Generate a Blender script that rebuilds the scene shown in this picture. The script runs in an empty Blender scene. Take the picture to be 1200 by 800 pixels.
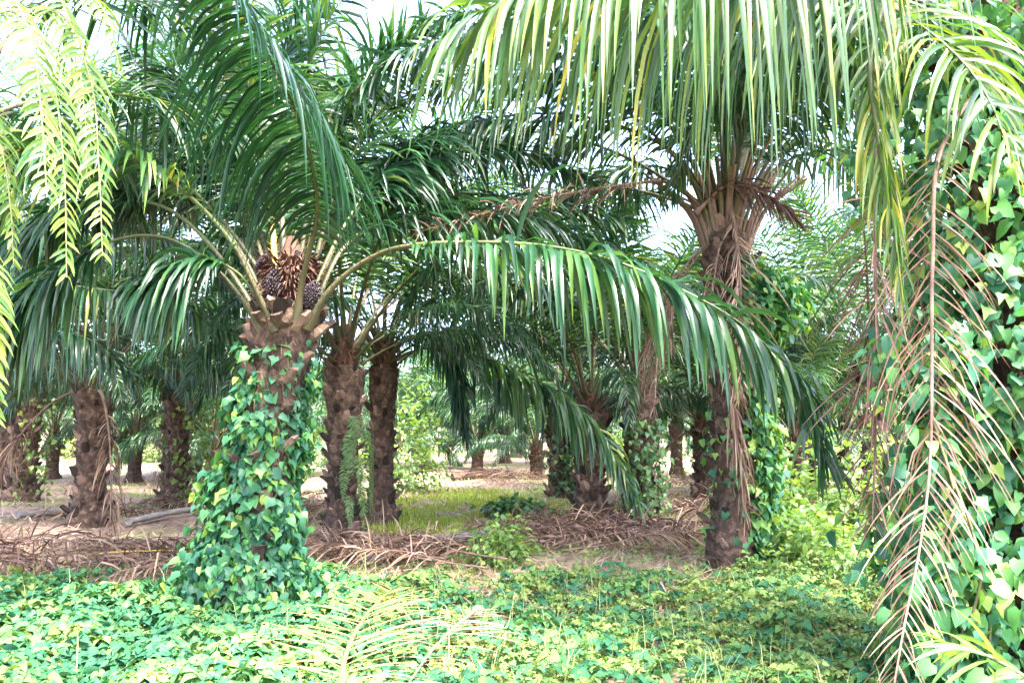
import bpy, math, random
import numpy as np
from mathutils import Vector, Matrix

SC = bpy.context.scene
R = math.radians
rng = np.random.default_rng(7)
random.seed(7)

# ------------------------------------------------------------------ camera
PITCH = R(6.12); EYE = 1.7; FPX = 933.3
cd = bpy.data.cameras.new("camera"); cd.lens = 28; cd.sensor_width = 36
cd.clip_start = 0.05; cd.clip_end = 3000
cam = bpy.data.objects.new("camera", cd); SC.collection.objects.link(cam)
cam.location = (0, 0, EYE); cam.rotation_euler = (R(90) + PITCH, 0, 0)
SC.camera = cam

# ------------------------------------------------------------------ sky and sun
SUN_EL, SUN_AZ = R(64), R(150)          # azimuth measured clockwise from +Y (view direction)
w = bpy.data.worlds.new("World"); SC.world = w; w.use_nodes = True
nt = w.node_tree; bg = nt.nodes["Background"]
sky = nt.nodes.new("ShaderNodeTexSky"); sky.sky_type = 'NISHITA'; sky.sun_disc = False
sky.sun_elevation = SUN_EL; sky.sun_rotation = SUN_AZ
sky.air_density = 0.45; sky.dust_density = 3.0; sky.ozone_density = 0.3
nt.links.new(sky.outputs[0], bg.inputs[0]); bg.inputs[1].default_value = 0.15
sd = bpy.data.lights.new("sun", 'SUN'); sd.energy = 1.5; sd.angle = R(14); sd.color = (1, .96, .88)
sun = bpy.data.objects.new("sun", sd); SC.collection.objects.link(sun)
sv = Vector((math.sin(SUN_AZ) * math.cos(SUN_EL), math.cos(SUN_AZ) * math.cos(SUN_EL), math.sin(SUN_EL)))
sun.rotation_euler = sv.to_track_quat('Z', 'Y').to_euler()
sun.location = sv * 60
vs = SC.view_settings; vs.view_transform = 'Standard'; vs.look = 'None'; vs.gamma = 1; vs.use_curve_mapping = False
vs.exposure = 4.5
SC.cycles.max_bounces = 8; SC.cycles.diffuse_bounces = 4; SC.cycles.transmission_bounces = 5; SC.cycles.glossy_bounces = 3
SC.cycles.sample_clamp_indirect = 12
SC.cycles.use_denoising = True; SC.cycles.denoiser = 'OPENIMAGEDENOISE'; SC.cycles.denoising_input_passes = 'RGB_ALBEDO_NORMAL'
COL = SC.collection

# ------------------------------------------------------------------ helpers
def at(px, py, d):
    """point of the place seen at pixel (px, py) of the 1200x800 photograph, d metres in front of the camera"""
    u, v = (px - 600) / FPX, (400 - py) / FPX
    dx, dy, dz = u, math.cos(PITCH) - v * math.sin(PITCH), math.sin(PITCH) + v * math.cos(PITCH)
    k = d / dy
    return np.array((dx * k, d, EYE + dz * k))

def gh(x, y):
    return .05 * np.sin(x * .7 + 1.3) * np.cos(y * .5) + .03 * np.sin(x * 1.9 + y * 1.3) - .02

def nrm(v):
    return v / np.maximum(np.linalg.norm(v, axis=-1, keepdims=True), 1e-9)

class Geo:
    def __init__(s): s.v, s.f, s.m, s.t, s.n = [], [], [], [], 0
    def add(s, v, f, mat=0, tint=0.5):
        v = np.asarray(v, float).reshape(-1, 3); f = np.asarray(f, int)
        s.v.append(v); s.f.append(f + s.n); s.m.append(np.full(len(f), mat))
        s.t.append(np.broadcast_to(np.asarray(tint, float), (len(v),))); s.n += len(v)
    def mesh(s, name, mats, smooth=True):
        me = bpy.data.meshes.new(name)
        V = np.concatenate(s.v); me.vertices.add(len(V)); me.vertices.foreach_set("co", V.ravel())
        lt = np.concatenate([np.full(len(f), f.shape[1]) for f in s.f])
        idx = np.concatenate([f.ravel() for f in s.f])
        me.loops.add(len(idx)); me.loops.foreach_set("vertex_index", idx.astype(np.int32))
        me.polygons.add(len(lt)); ls = np.concatenate(([0], np.cumsum(lt)[:-1]))
        me.polygons.foreach_set("loop_start", ls.astype(np.int32))
        me.polygons.foreach_set("material_index", np.concatenate(s.m).astype(np.int32))
        me.polygons.foreach_set("use_smooth", np.full(len(lt), smooth))
        a = me.attributes.new("tint", 'FLOAT', 'POINT'); a.data.foreach_set("value", np.concatenate(s.t).astype(np.float32))
        for m in mats: me.materials.append(m)
        me.update(calc_edges=True)
        return me

def link(name, me, parent=None, loc=None, rot=None, sc=None):
    o = bpy.data.objects.new(name, me); COL.objects.link(o)
    if parent is not None: o.parent = parent
    if loc is not None: o.location = [float(q) for q in loc]
    if rot is not None: o.rotation_euler = rot
    if sc is not None: o.scale = (sc, sc, sc) if not hasattr(sc, '__len__') else sc
    return o

def tag(o, label=None, cat=None, group=None, kind=None):
    if label: o['label'] = label
    if cat: o['category'] = cat
    if group: o['group'] = group
    if kind: o['kind'] = kind
    return o

def thing(name, loc, label, cat, group=None):
    return tag(link(name, None, None, loc), label, cat, group)

# ------------------------------------------------------------------ materials
def mat(name):
    m = bpy.data.materials.new(name); m.use_nodes = True
    t = m.node_tree; t.nodes.clear()
    return m, t, t.nodes.new("ShaderNodeOutputMaterial")

def nodes_noise(t, scale, detail=4, coord='Object', rough=.6):
    c = t.nodes.new("ShaderNodeTexCoord"); n = t.nodes.new("ShaderNodeTexNoise")
    n.inputs['Scale'].default_value = scale; n.inputs['Detail'].default_value = detail; n.inputs['Roughness'].default_value = rough
    t.links.new(c.outputs[coord], n.inputs['Vector'])
    return n

def ramp(t, src, stops):
    r = t.nodes.new("ShaderNodeValToRGB"); e = r.color_ramp.elements
    while len(e) < len(stops): e.new(.5)
    for k, (p, c) in enumerate(stops): e[k].position = p; e[k].color = (*c, 1)
    t.links.new(src, r.inputs[0]); return r

def leaf_mat(name, stops, transl=.35, rough=.4, tcol=1.6, spec=.5, nscale=9):
    m, t, out = mat(name)
    a = t.nodes.new("ShaderNodeAttribute"); a.attribute_name = "tint"
    n = nodes_noise(t, nscale, 2)
    ad = t.nodes.new("ShaderNodeMath"); ad.operation = 'MULTIPLY_ADD'; ad.inputs[1].default_value = .3
    t.links.new(n.outputs[0], ad.inputs[0])
    sb = t.nodes.new("ShaderNodeMath"); sb.operation = 'SUBTRACT'; sb.inputs[1].default_value = .15
    t.links.new(a.outputs['Fac'], sb.inputs[0]); t.links.new(sb.outputs[0], ad.inputs[2])
    r = ramp(t, ad.outputs[0], stops)
    p = t.nodes.new("ShaderNodeBsdfPrincipled"); p.inputs['Roughness'].default_value = rough
    p.inputs['Specular IOR Level'].default_value = spec
    t.links.new(r.outputs[0], p.inputs['Base Color'])
    tr = t.nodes.new("ShaderNodeBsdfTranslucent")
    g = t.nodes.new("ShaderNodeMix"); g.data_type = 'RGBA'; g.blend_type = 'MULTIPLY'; g.inputs[0].default_value = 1
    g.inputs[7].default_value = (1.25 * tcol, 1.15 * tcol, .45 * tcol, 1)
    t.links.new(r.outputs[0], g.inputs[6]); t.links.new(g.outputs[2], tr.inputs[0])
    mx = t.nodes.new("ShaderNodeMixShader"); mx.inputs[0].default_value = transl
    t.links.new(p.outputs[0], mx.inputs[1]); t.links.new(tr.outputs[0], mx.inputs[2]); t.links.new(mx.outputs[0], out.inputs[0])
    return m

def solid_mat(name, stops, scale=8, rough=.8, bump=.5, detail=6, use_tint=False, spec=.3):
    m, t, out = mat(name)
    n = nodes_noise(t, scale, detail)
    src = n.outputs[0]
    if use_tint:
        a = t.nodes.new("ShaderNodeAttribute"); a.attribute_name = "tint"
        ad = t.nodes.new("ShaderNodeMath"); ad.operation = 'MULTIPLY_ADD'; ad.inputs[1].default_value = .6
        sb = t.nodes.new("ShaderNodeMath"); sb.operation = 'SUBTRACT'; sb.inputs[1].default_value = .3
        t.links.new(a.outputs['Fac'], sb.inputs[0]); t.links.new(src, ad.inputs[0]); t.links.new(sb.outputs[0], ad.inputs[2]); src = ad.outputs[0]
    r = ramp(t, src, stops)
    p = t.nodes.new("ShaderNodeBsdfPrincipled"); p.inputs['Roughness'].default_value = rough
    p.inputs['Specular IOR Level'].default_value = spec
    t.links.new(r.outputs[0], p.inputs['Base Color'])
    if bump:
        n2 = nodes_noise(t, scale * 4, 5); b = t.nodes.new("ShaderNodeBump"); b.inputs['Strength'].default_value = bump; b.inputs['Distance'].default_value = .02
        t.links.new(n2.outputs[0], b.inputs['Height']); t.links.new(b.outputs[0], p.inputs['Normal'])
    t.links.new(p.outputs[0], out.inputs[0])
    return m

M = {}
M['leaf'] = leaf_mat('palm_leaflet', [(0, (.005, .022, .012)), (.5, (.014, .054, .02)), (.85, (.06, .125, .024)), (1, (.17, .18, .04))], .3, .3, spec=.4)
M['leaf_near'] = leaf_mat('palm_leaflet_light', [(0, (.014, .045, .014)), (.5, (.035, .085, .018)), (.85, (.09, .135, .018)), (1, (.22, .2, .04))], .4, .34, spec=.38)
M['dry'] = leaf_mat('dry_leaflet', [(0, (.035, .015, .01)), (.5, (.105, .052, .034)), (1, (.32, .22, .155))], .2, .7, 1.0)
M['straw'] = leaf_mat('straw_leaflet', [(0, (.07, .055, .015)), (.5, (.13, .105, .03)), (1, (.22, .185, .065))], .25, .6, 1.0)
M['fern'] = leaf_mat('fern_leaflet', [(0, (.035, .09, .02)), (.5, (.075, .15, .025)), (1, (.18, .22, .045))], .35, .45, 1.2)
M['fern_dark'] = leaf_mat('fern_leaflet_deep', [(0, (.03, .09, .025)), (.5, (.055, .14, .035)), (1, (.1, .19, .05))], .35, .45)
M['vine'] = leaf_mat('vine_leaf', [(0, (.014, .065, .042)), (.45, (.028, .11, .05)), (.75, (.06, .175, .04)), (1, (.19, .27, .045))], .28, .5, spec=.3)
M['vine_dark'] = leaf_mat('vine_leaf_small', [(0, (.015, .06, .02)), (.6, (.035, .11, .03)), (1, (.12, .2, .05))], .28, .42)
M['cover'] = leaf_mat('cover_leaf', [(0, (.016, .075, .042)), (.4, (.03, .115, .045)), (.7, (.085, .17, .04)), (1, (.2, .25, .07))], .25, .62, 1.2, .22)
M['grass'] = leaf_mat('grass_blade', [(0, (.09, .14, .025)), (.6, (.2, .27, .03)), (1, (.38, .36, .1))], .35, .5)  # lime tones raised so the sun patch on the clearing sits in the colour
M['straw_grass'] = leaf_mat('straw_grass', [(0, (.07, .14, .03)), (.5, (.17, .2, .06)), (1, (.38, .34, .18))], .3, .55)
M['bush'] = leaf_mat('bush_leaf', [(0, (.04, .1, .03)), (.5, (.09, .17, .04)), (1, (.18, .25, .06))], .4, .45)
M['rachis'] = solid_mat('green_rachis', [(.3, (.03, .05, .016)), (.6, (.065, .08, .025)), (.8, (.11, .09, .035))], 3, .5, .2)
M['petiole'] = solid_mat('petiole', [(.3, (.03, .036, .015)), (.55, (.065, .058, .026)), (.8, (.12, .075, .045))], 4, .55, .4)
M['yellow'] = solid_mat('yellow_rachis', [(.3, (.4, .28, .06)), (.7, (.5, .36, .09))], 5, .5, .2)
M['straw_stalk'] = solid_mat('straw_stalk', [(.3, (.12, .09, .03)), (.7, (.2, .15, .05))], 5, .6, .2)
M['dry_rachis'] = solid_mat('dry_rachis', [(.3, (.07, .042, .03)), (.6, (.15, .1, .075)), (.8, (.27, .21, .17))], 6, .8, .5)
M['bark'] = solid_mat('palm_bark', [(.3, (.018, .012, .009)), (.5, (.055, .034, .023)), (.7, (.14, .09, .064))], 12, .95, 1.0)
M['boot'] = solid_mat('leaf_base', [(.25, (.022, .014, .01)), (.5, (.075, .046, .031)), (.75, (.2, .13, .095))], 18, .9, 1.0, use_tint=True)
M['fibre'] = solid_mat('crown_fibre', [(.3, (.03, .015, .01)), (.7, (.12, .055, .036))], 12, .9, 0, use_tint=True)
M['fruit'] = solid_mat('palm_fruit', [(.3, (.008, .004, .006)), (.6, (.02, .009, .014)), (.85, (.12, .02, .015))], 30, .35, 0, spec=.5)
M['log'] = solid_mat('weathered_wood', [(.3, (.1, .085, .075)), (.6, (.2, .18, .165)), (.8, (.32, .3, .29))], 6, .9, .8)
M['stem'] = solid_mat('vine_stem', [(.3, (.07, .08, .03)), (.7, (.16, .13, .06))], 10, .7, .2)
M['litter'] = leaf_mat('dry_litter', [(0, (.06, .03, .022)), (.5, (.18, .105, .075)), (1, (.42, .33, .26))], .1, .8, 1.0)

# ground: soil, dry litter and short green in broad patches
m, t, out = mat('plantation_soil')
n1 = nodes_noise(t, .35, 6); n2 = nodes_noise(t, 9, 8); n3 = nodes_noise(t, .22, 5, rough=.5)
r1 = ramp(t, n2.outputs[0], [(.3, (.09, .06, .042)), (.55, (.23, .165, .125)), (.75, (.42, .35, .29))])
r2 = ramp(t, n2.outputs[0], [(.3, (.06, .1, .03)), (.7, (.17, .2, .07))])
rm = ramp(t, n1.outputs[0], [(.48, (0, 0, 0)), (.6, (1, 1, 1))])
mx = t.nodes.new("ShaderNodeMix"); mx.data_type = 'RGBA'
t.links.new(rm.outputs[0], mx.inputs[0]); t.links.new(r1.outputs[0], mx.inputs[6]); t.links.new(r2.outputs[0], mx.inputs[7])
p = t.nodes.new("ShaderNodeBsdfPrincipled"); p.inputs['Roughness'].default_value = .95; p.inputs['Specular IOR Level'].default_value = .1
b = t.nodes.new("ShaderNodeBump"); b.inputs['Strength'].default_value = .8; b.inputs['Distance'].default_value = .05
t.links.new(n2.outputs[0], b.inputs['Height']); t.links.new(b.outputs[0], p.inputs['Normal'])
t.links.new(mx.outputs[2], p.inputs['Base Color']); t.links.new(p.outputs[0], out.inputs[0])
M['soil'] = m

# ------------------------------------------------------------------ the ground
xs = np.concatenate(([-1500, -300, -90], np.linspace(-40, 40, 161), [90, 300, 1500]))
ys = np.concatenate(([-1500, -200, -40], np.linspace(-10, 70, 161), [120, 300, 1500]))
X, Y = np.meshgrid(xs, ys); Z = gh(X, Y)
g = Geo(); nx, ny = len(xs), len(ys)
i = (np.arange(ny - 1)[:, None] * nx + np.arange(nx - 1)).ravel()
g.add(np.stack([X, Y, Z], -1), np.stack([i, i + 1, i + nx + 1, i + nx], 1))
tag(link('ground', g.mesh('ground', [M['soil']])), 'plantation floor of pale soil and dry leaf litter', kind='structure')

# ------------------------------------------------------------------ shapes
def resample(P, n):
    P = np.asarray(P, float)
    Q = np.vstack([2 * P[0] - P[1], P, 2 * P[-1] - P[-2]])
    out = []
    for k in range(len(P) - 1):
        a, b_, c, d = Q[k:k + 4]; tt = np.linspace(0, 1, 12, endpoint=False)[:, None]
        out.append(.5 * (2 * b_ + (c - a) * tt + (2 * a - 5 * b_ + 4 * c - d) * tt ** 2 + (3 * b_ - a - 3 * c + d) * tt ** 3))
    D = np.vstack(out + [P[-1:]])
    s = np.concatenate(([0], np.cumsum(np.linalg.norm(np.diff(D, axis=0), axis=1)))); s /= s[-1]
    u = np.linspace(0, 1, n)
    return np.stack([np.interp(u, s, D[:, k]) for k in range(3)], 1)

def frames(P):
    T = nrm(np.gradient(P, axis=0))
    S = np.cross(T, (0, 0, 1.0)); l = np.linalg.norm(S, axis=1, keepdims=True)
    # where the rachis hangs or stands vertical keep the last good sideways direction
    ref = None
    for k in range(len(S)):
        if l[k, 0] < .25:
            base = ref if ref is not None else (S[np.argmax(l[:, 0])] if l.max() > .05 else np.array((1., 0, 0)))
            v = base - T[k] * (base @ T[k]); S[k] = v
        S[k] /= np.linalg.norm(S[k]) + 1e-9; ref = S[k]
    return T, S, np.cross(S, T)

def tube(G, P, rad, seg=6, mat=0, flat=1., tint=.5, cap=True):
    P = np.asarray(P, float); T, S, U = frames(P)
    a = np.linspace(0, 2 * np.pi, seg, endpoint=False); rad = np.broadcast_to(rad, (len(P),))
    V = P[:, None] + rad[:, None, None] * (S[:, None] * np.cos(a)[None, :, None] + flat * U[:, None] * np.sin(a)[None, :, None])
    n = len(P); k = np.arange(n - 1)[:, None] * seg; j = np.arange(seg)[None]; j2 = (j + 1) % seg
    F = np.stack([k + j, k + j2, k + seg + j2, k + seg + j], -1).reshape(-1, 4)
    G.add(V, F, mat, tint)
    if cap:
        for e in (0, n - 1):
            G.add(np.vstack([V[e], P[e:e + 1]]), [(j_, (j_ + 1) % seg, seg) if e else ((j_ + 1) % seg, j_, seg) for j_ in range(seg)], mat, tint)

WT, WW = np.array((0, .12, .4, .75, 1)), np.array((.5, .9, 1, .62, .03))
def sm(x): x = np.clip(x, 0, 1); return x * x * (3 - 2 * x)

def leaflets(P, r, n=80, Lmax=.9, W=.05, N=4, start=.2, droop=1.2, plum=.35, fwd=(25, 62), lift=.2, twist=25, tint=(.4, .2), ragged=.1, cut=0., sides=(-1, 1), tipt=.15):
    """all leaflets of one frond: array (count, N+1, 3, 3) of points and a tint per leaflet"""
    T, S, U = frames(P); m = len(P)
    ss = np.tile(np.linspace(start, .992, n), len(sides)) + r.normal(0, .25 / n, n * len(sides)); ss = np.clip(ss, start, .997)
    side = np.repeat(np.array(sides, float), n)
    keep = r.random(len(ss)) >= cut; ss, side = ss[keep], side[keep]; c = len(ss)
    f = ss * (m - 1)
    def lerp(A): i0 = np.minimum(f.astype(int), m - 2); q = (f - i0)[:, None]; return A[i0] * (1 - q) + A[i0 + 1] * q
    p0, t_, s_, u_ = lerp(P), nrm(lerp(T)), nrm(lerp(S)), nrm(lerp(U))
    sp = (ss - start) / (1 - start)
    ln = Lmax * (.3 + .7 * sm(sp / .28)) * (1 - .62 * sm((sp - .5) / .5)) * (1 + r.normal(0, ragged, c))
    a = np.radians(fwd[0] + (fwd[1] - fwd[0]) * sp) + r.normal(0, .08, c)
    e = lift + r.normal(0, plum, c)
    d = s_ * (side * np.cos(a) * np.cos(e))[:, None] + t_ * (np.sin(a) * np.cos(e))[:, None] + u_ * np.sin(e)[:, None]
    d = nrm(d); k = droop * (.7 + .6 * r.random(c)) * (ln / Lmax) ** .6
    kink = r.random(c) < .12
    pts = [p0]; dirs = [d]
    for q in range(N):
        kk = k * (1.0 / N) * (1.0 + .8 * q / N); kk = np.where(kink & (q == N // 2), kk + 1.2, kk)
        d = nrm(d + np.array((0, 0, -1.0)) * kk[:, None])
        pts.append(pts[-1] + d * (ln / N)[:, None]); dirs.append(d)
    C = np.stack(pts, 1); D = np.stack(dirs, 1)
    wv = t_[:, None] - D * np.sum(t_[:, None] * D, -1, keepdims=True)
    wv = nrm(wv + 1e-4); nn = np.cross(D, wv)
    tw = np.radians(r.normal(0, twist, c))[:, None] + np.radians(r.normal(0, twist, c))[:, None] * np.linspace(0, 1, N + 1)
    w2 = wv * np.cos(tw)[..., None] + nn * np.sin(tw)[..., None]; n2 = -wv * np.sin(tw)[..., None] + nn * np.cos(tw)[..., None]
    n2 = n2 * np.sign(np.sum(n2 * u_[:, None], -1, keepdims=True) + 1e-6)
    wd = np.interp(np.linspace(0, 1, N + 1), WT, WW)[None] * (W * (.55 + .45 * np.sqrt(ln / Lmax)))[:, None] * .5
    mid = C - n2 * (wd * .35)[..., None]
    V = np.stack([C - w2 * wd[..., None], mid, C + w2 * wd[..., None]], 2)
    tn = np.clip(r.normal(tint[0], tint[1], c), 0, .95)
    tt = np.broadcast_to(tn[:, None, None] + tipt * np.linspace(0, 1, N + 1)[None, :, None] ** 2, V.shape[:3])
    return V, tt

def leaf_faces(N):
    i = np.arange(N)[:, None] * 3
    return np.concatenate([i + np.array((0, 1, 4, 3)), i + np.array((1, 2, 5, 4))])

def add_leaflets(G, V, tt, mat=0):
    c, n1 = V.shape[:2]; F = leaf_faces(n1 - 1)
    G.add(V, (F[None] + (np.arange(c) * n1 * 3)[:, None, None]).reshape(-1, 4), mat, tt.ravel())

def rachis_geo(G, P, r0=.06, r1=.005, mat=0, pet=1, seg=6, flare=1.2, spines=True, r=None):
    n = len(P); s = np.linspace(0, 1, n)
    rad = r1 + (r0 * .62 - r1) * (1 - s) ** 1.1 + r0 * flare * .5 * np.exp(-s / .035)
    k = max(2, int(n * .25))
    tube(G, P[:k + 1], rad[:k + 1], seg, pet, .7); tube(G, P[k:], rad[k:], seg, mat, .8)
    if spines and r is not None:
        T, S, U = frames(P)
        for sd in (-1, 1):
            for q in np.linspace(.06, .24, 16):
                i0 = int(q * (n - 1)); p = P[i0] + S[i0] * sd * rad[i0] * .9
                tip = p + (S[i0] * sd * .8 + T[i0] * .5 + U[i0] * .3 * r.random()) * (.03 + .05 * r.random())
                b = T[i0] * .006
                G.add([p - b, p + b, tip, p + U[i0] * .006], [(0, 1, 2), (1, 3, 2), (3, 0, 2)], pet)

def arc(L, e0, e1, n=40, pw=1.3, side=0.):
    s = np.linspace(0, 1, n); el = np.radians(e0 + (e1 - e0) * s ** pw); az = side * s ** 2
    d = np.stack([np.cos(el) * np.cos(az), np.cos(el) * np.sin(az), np.sin(el)], 1) * L / (n - 1)
    return np.concatenate([np.zeros((1, 3)), np.cumsum(d[:-1], 0)])

# ---- fronds shared by most palms: erect, spreading, drooping and hanging ones
LIB = {}
def lib_frond(kind, v, e0, e1, L, **kw):
    r = np.random.default_rng(hash((kind, v)) % 1000 if False else sum(map(ord, kind)) * 7 + v)
    P = arc(L, e0, e1, side=r.normal(0, .25), pw=kw.pop('pw', 1.3))
    G = Geo(); rachis_geo(G, P, .055, r=r)
    ra = G.mesh('frond', [M['rachis'], M['petiole']])
    V, tt = leaflets(P, r, 100, .92, .042, 4, .2, **kw)
    G = Geo(); add_leaflets(G, V, tt)
    LIB.setdefault(kind, []).append((ra, G.mesh('leaflets', [M['leaf']]), P, V, tt))
for v in range(3):
    lib_frond('erect', v, 80 - 4 * v, 22 - 10 * v, 4.6, droop=.7, tint=(.55, .18))
    lib_frond('mid', v, 62 - 4 * v, -28 - 8 * v, 5.0, droop=1.2)
    lib_frond('low', v, 40 - 5 * v, -55 - 6 * v, 5.0, droop=1.7, tint=(.33, .18))
    lib_frond('hang', v, 12 - 6 * v, -80, 4.6, droop=2.2, tint=(.38, .24), pw=.8)
def dry_lib(v):
    r = np.random.default_rng(400 + v)
    P = arc(3.6, -5 - 10 * v, -86, pw=.45, side=r.normal(0, .3))
    G = Geo(); rachis_geo(G, P, .05, mat=0, pet=0, r=r); ra = G.mesh('dry_frond', [M['dry_rachis']])
    V, tt = leaflets(P, r, 60, .7, .022, 4, .22, droop=2.2, plum=.5, tint=(.45, .25), cut=.2, ragged=.25, twist=50)
    G = Geo(); add_leaflets(G, V, tt)
    LIB.setdefault('dry', []).append((ra, G.mesh('leaflets', [M['dry']]), P, V, tt))
for v in range(3): dry_lib(v)

def put_frond(palm, kind, v, loc, az, sc=1., name='frond', tilt=0.):
    ra, le = LIB[kind][v % len(LIB[kind])][:2]
    o = link(name, ra, palm, loc, (tilt, 0, az), sc)
    l = link('leaflets', le, o); l['kind'] = 'stuff'
    if kind == 'dry': o['label'] = 'dry brown dead frond hanging beside the trunk'; o.name = 'dry_frond'
    return o

def own_frond(palm, pts, seed, split=False, leafm='leaf', n=100, Lmax=.9, W=.044, N=5, start=.2, r0=.055, dry=False, label=None, name='frond', rm='rachis', pm='petiole', tips=True, **kw):
    """a frond of its own course; split gives every leaflet an object of its own"""
    r = np.random.default_rng(seed); base = np.array(palm.location)
    P = resample(np.array(pts) - base, 48)
    G = Geo(); rachis_geo(G, P, r0, r=r, spines=not dry); o = link(name, G.mesh(name, [M[rm], M[pm]]), palm)
    if label: o['label'] = label
    V, tt = leaflets(P, r, n, Lmax, W, N, start, **kw)
    if split:
        for a, b in zip(V, tt):
            G = Geo(); add_leaflets(G, a[None], b[None]); link('leaflet', G.mesh('leaflet', [M[leafm]]), o)
    else:
        G = Geo(); add_leaflets(G, V, tt); link('leaflets', G.mesh('leaflets', [M[leafm]]), o)['kind'] = 'stuff'
    return o

# ---- trunk, old leaf bases, fruit
def boot_mesh(v):
    r = np.random.default_rng(50 + v); G = Geo()
    w0, w1, h, th = .13, .07 + .02 * r.random(), .26 + .08 * r.random(), .055
    prof = [(0, w0, -.05, th * .6), (h * .35, w0 * .95, .02, th), (h * .75, w1 * 1.1, .08, th * .9), (h, w1, .12 + .03 * r.random(), th * .6)]
    V = []
    for z, ww, yy, tt in prof:
        j = r.normal(0, .014, 4)
        V += [(-ww + j[0], yy - tt, z), (-ww * .5 + j[1], yy + tt, z + j[2] * 1.5), (ww * .5 + j[2], yy + tt, z + j[3]), (ww + j[3], yy - tt, z)]
    F = []
    for k in range(3):
        a = k * 4
        F += [(a + q, a + (q + 1) % 4, a + 4 + (q + 1) % 4, a + 4 + q) for q in range(4)]
    F += [(12, 13, 14, 15)]
    G.add(V, F, 0, [.2 + .15 * v] * 16)
    return G.mesh('leaf_base', [M['boot']], smooth=False)
BOOT = [boot_mesh(v) for v in range(5)]

def trunk_axis(h, lean=(0, 0), bend=0.):
    def f(z):
        q = np.asarray(z) / h
        return np.stack([lean[0] * q + bend * np.sin(q * np.pi), lean[1] * q, np.asarray(z, float)], -1)
    return f

def make_trunk(palm, h, rad, ax, seed, boots=True, top=1.15):
    r = np.random.default_rng(seed); z = np.linspace(-.12, h, 26)
    P = ax(z); q = z / h
    rr = rad * (1.28 - .42 * sm(q / .25) + (top - .86) * sm((q - .6) / .4)) ; rr[-1] *= .5
    seg = 16; a = np.linspace(0, 2 * np.pi, seg, endpoint=False)
    ro = rr[:, None] * (1 + r.normal(0, .05, (len(z), seg)))
    V = P[:, None] + np.stack([np.cos(a)[None] * ro, np.sin(a)[None] * ro, np.zeros_like(ro)], -1)
    G = Geo(); n = len(z); k = np.arange(n - 1)[:, None] * seg; j = np.arange(seg)[None]; j2 = (j + 1) % seg
    G.add(V, np.stack([k + j, k + j2, k + seg + j2, k + seg + j], -1).reshape(-1, 4))
    # loose fibres and frayed strips standing off the bark
    c = 620; zz = r.random(c) * h * .97; aa = r.random(c) * 6.283; b0 = ax(zz)
    rad_at = np.interp(zz, z, rr); out = np.stack([np.cos(aa), np.sin(aa), np.zeros(c)], 1)
    p0 = b0 + out * (rad_at * .97)[:, None]; ln = r.uniform(.06, .26, c)
    p1 = p0 + out * (ln * r.uniform(.1, .6, c))[:, None] + np.array((0, 0, 1.)) * (ln * r.uniform(-1, .6, c))[:, None]
    tg = np.stack([-np.sin(aa), np.cos(aa), np.zeros(c)], 1) * .008
    V = np.stack([p0 - tg, p0 + tg, p1 + tg * .3], 1); G.add(V, np.arange(c * 3).reshape(-1, 3))
    o = link('trunk', G.mesh('trunk', [M['bark']]), palm)
    if boots:
        K = int(h * 36); off = r.random() * 6.28
        for k_ in range(K):
            zz = .03 + (h - .12) * k_ / K + r.normal(0, .03); ang = off + k_ * 2.39996; c_ = ax(zz)
            rd = np.interp(zz, z, rr) * .93
            b = link('leaf_base', BOOT[r.integers(5)], o, c_ + np.array((math.cos(ang), math.sin(ang), 0)) * rd,
                     (r.normal(-.08, .2), r.normal(0, .2), ang - math.pi / 2), float(r.uniform(.5, 1.2)) * rad / .3 * .68)
    return o

def fruit_mesh():
    r = np.random.default_rng(9); G = Geo()
    import bmesh
    bm = bmesh.new(); bmesh.ops.create_icosphere(bm, subdivisions=1, radius=1)
    sv_ = np.array([v.co[:] for v in bm.verts]); sf = np.array([[v.index for v in f.verts] for f in bm.faces]); bm.free()
    c = 320; k = np.arange(c) + .5; ph = np.arccos(1 - 2 * k / c); th = np.pi * (1 + 5 ** .5) * k
    D = np.stack([np.cos(th) * np.sin(ph), np.sin(th) * np.sin(ph), np.cos(ph)], 1) * np.array((.14, .12, .19))
    G.add(sv_ * np.array((.13, .11, .18)), sf)
    for q in D * r.uniform(.86, 1.1, (c, 1)) + r.normal(0, .007, (c, 3)):
        e = nrm(q); s = .0165 * r.uniform(.85, 1.15)
        G.add(q + sv_ * s + e * (sv_ @ e)[:, None] * s * .5, sf)
    return G.mesh('fruit_bunch', [M['fruit']])
FRUIT = fruit_mesh()

def crown_fibre(palm, c0, rad, h, seed, c=260):
    r = np.random.default_rng(seed); G = Geo()
    a = r.random(c) * 6.283; z = r.random(c) * h; p0 = c0 + np.stack([np.cos(a) * rad, np.sin(a) * rad, z], 1) * np.array((1, 1, 1))
    d = nrm(np.stack([np.cos(a), np.sin(a), r.normal(.6, .8, c)], 1)); ln = r.uniform(.06, .2, c)[:, None]
    tg = np.stack([-np.sin(a), np.cos(a), r.normal(0, .3, c)], 1) * r.uniform(.004, .012, c)[:, None]
    p1 = p0 + d * ln * .6; p2 = p1 + (d + np.array((0, 0, -.7))) * ln * .5
    V = np.stack([p0 - tg, p0 + tg, p1 - tg, p1 + tg, p2], 1)
    b = (np.arange(c) * 5)[:, None]
    G.add(V, b + np.array((0, 1, 3, 2)), 0, np.repeat(r.random(c), 5)); G.add(V, b + np.array((2, 3, 4)), 0, np.repeat(r.random(c), 5))
    tube(G, np.array([c0 + (0, 0, -.15), c0 + (0, 0, .2), c0 + (0, 0, h), c0 + (0, 0, h + .25)]), np.array((rad * 1.05, rad, rad * .7, .05)), 10)
    o = link('crown_fibre', G.mesh('crown_fibre', [M['fibre']]), palm); o['kind'] = 'stuff'

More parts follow.
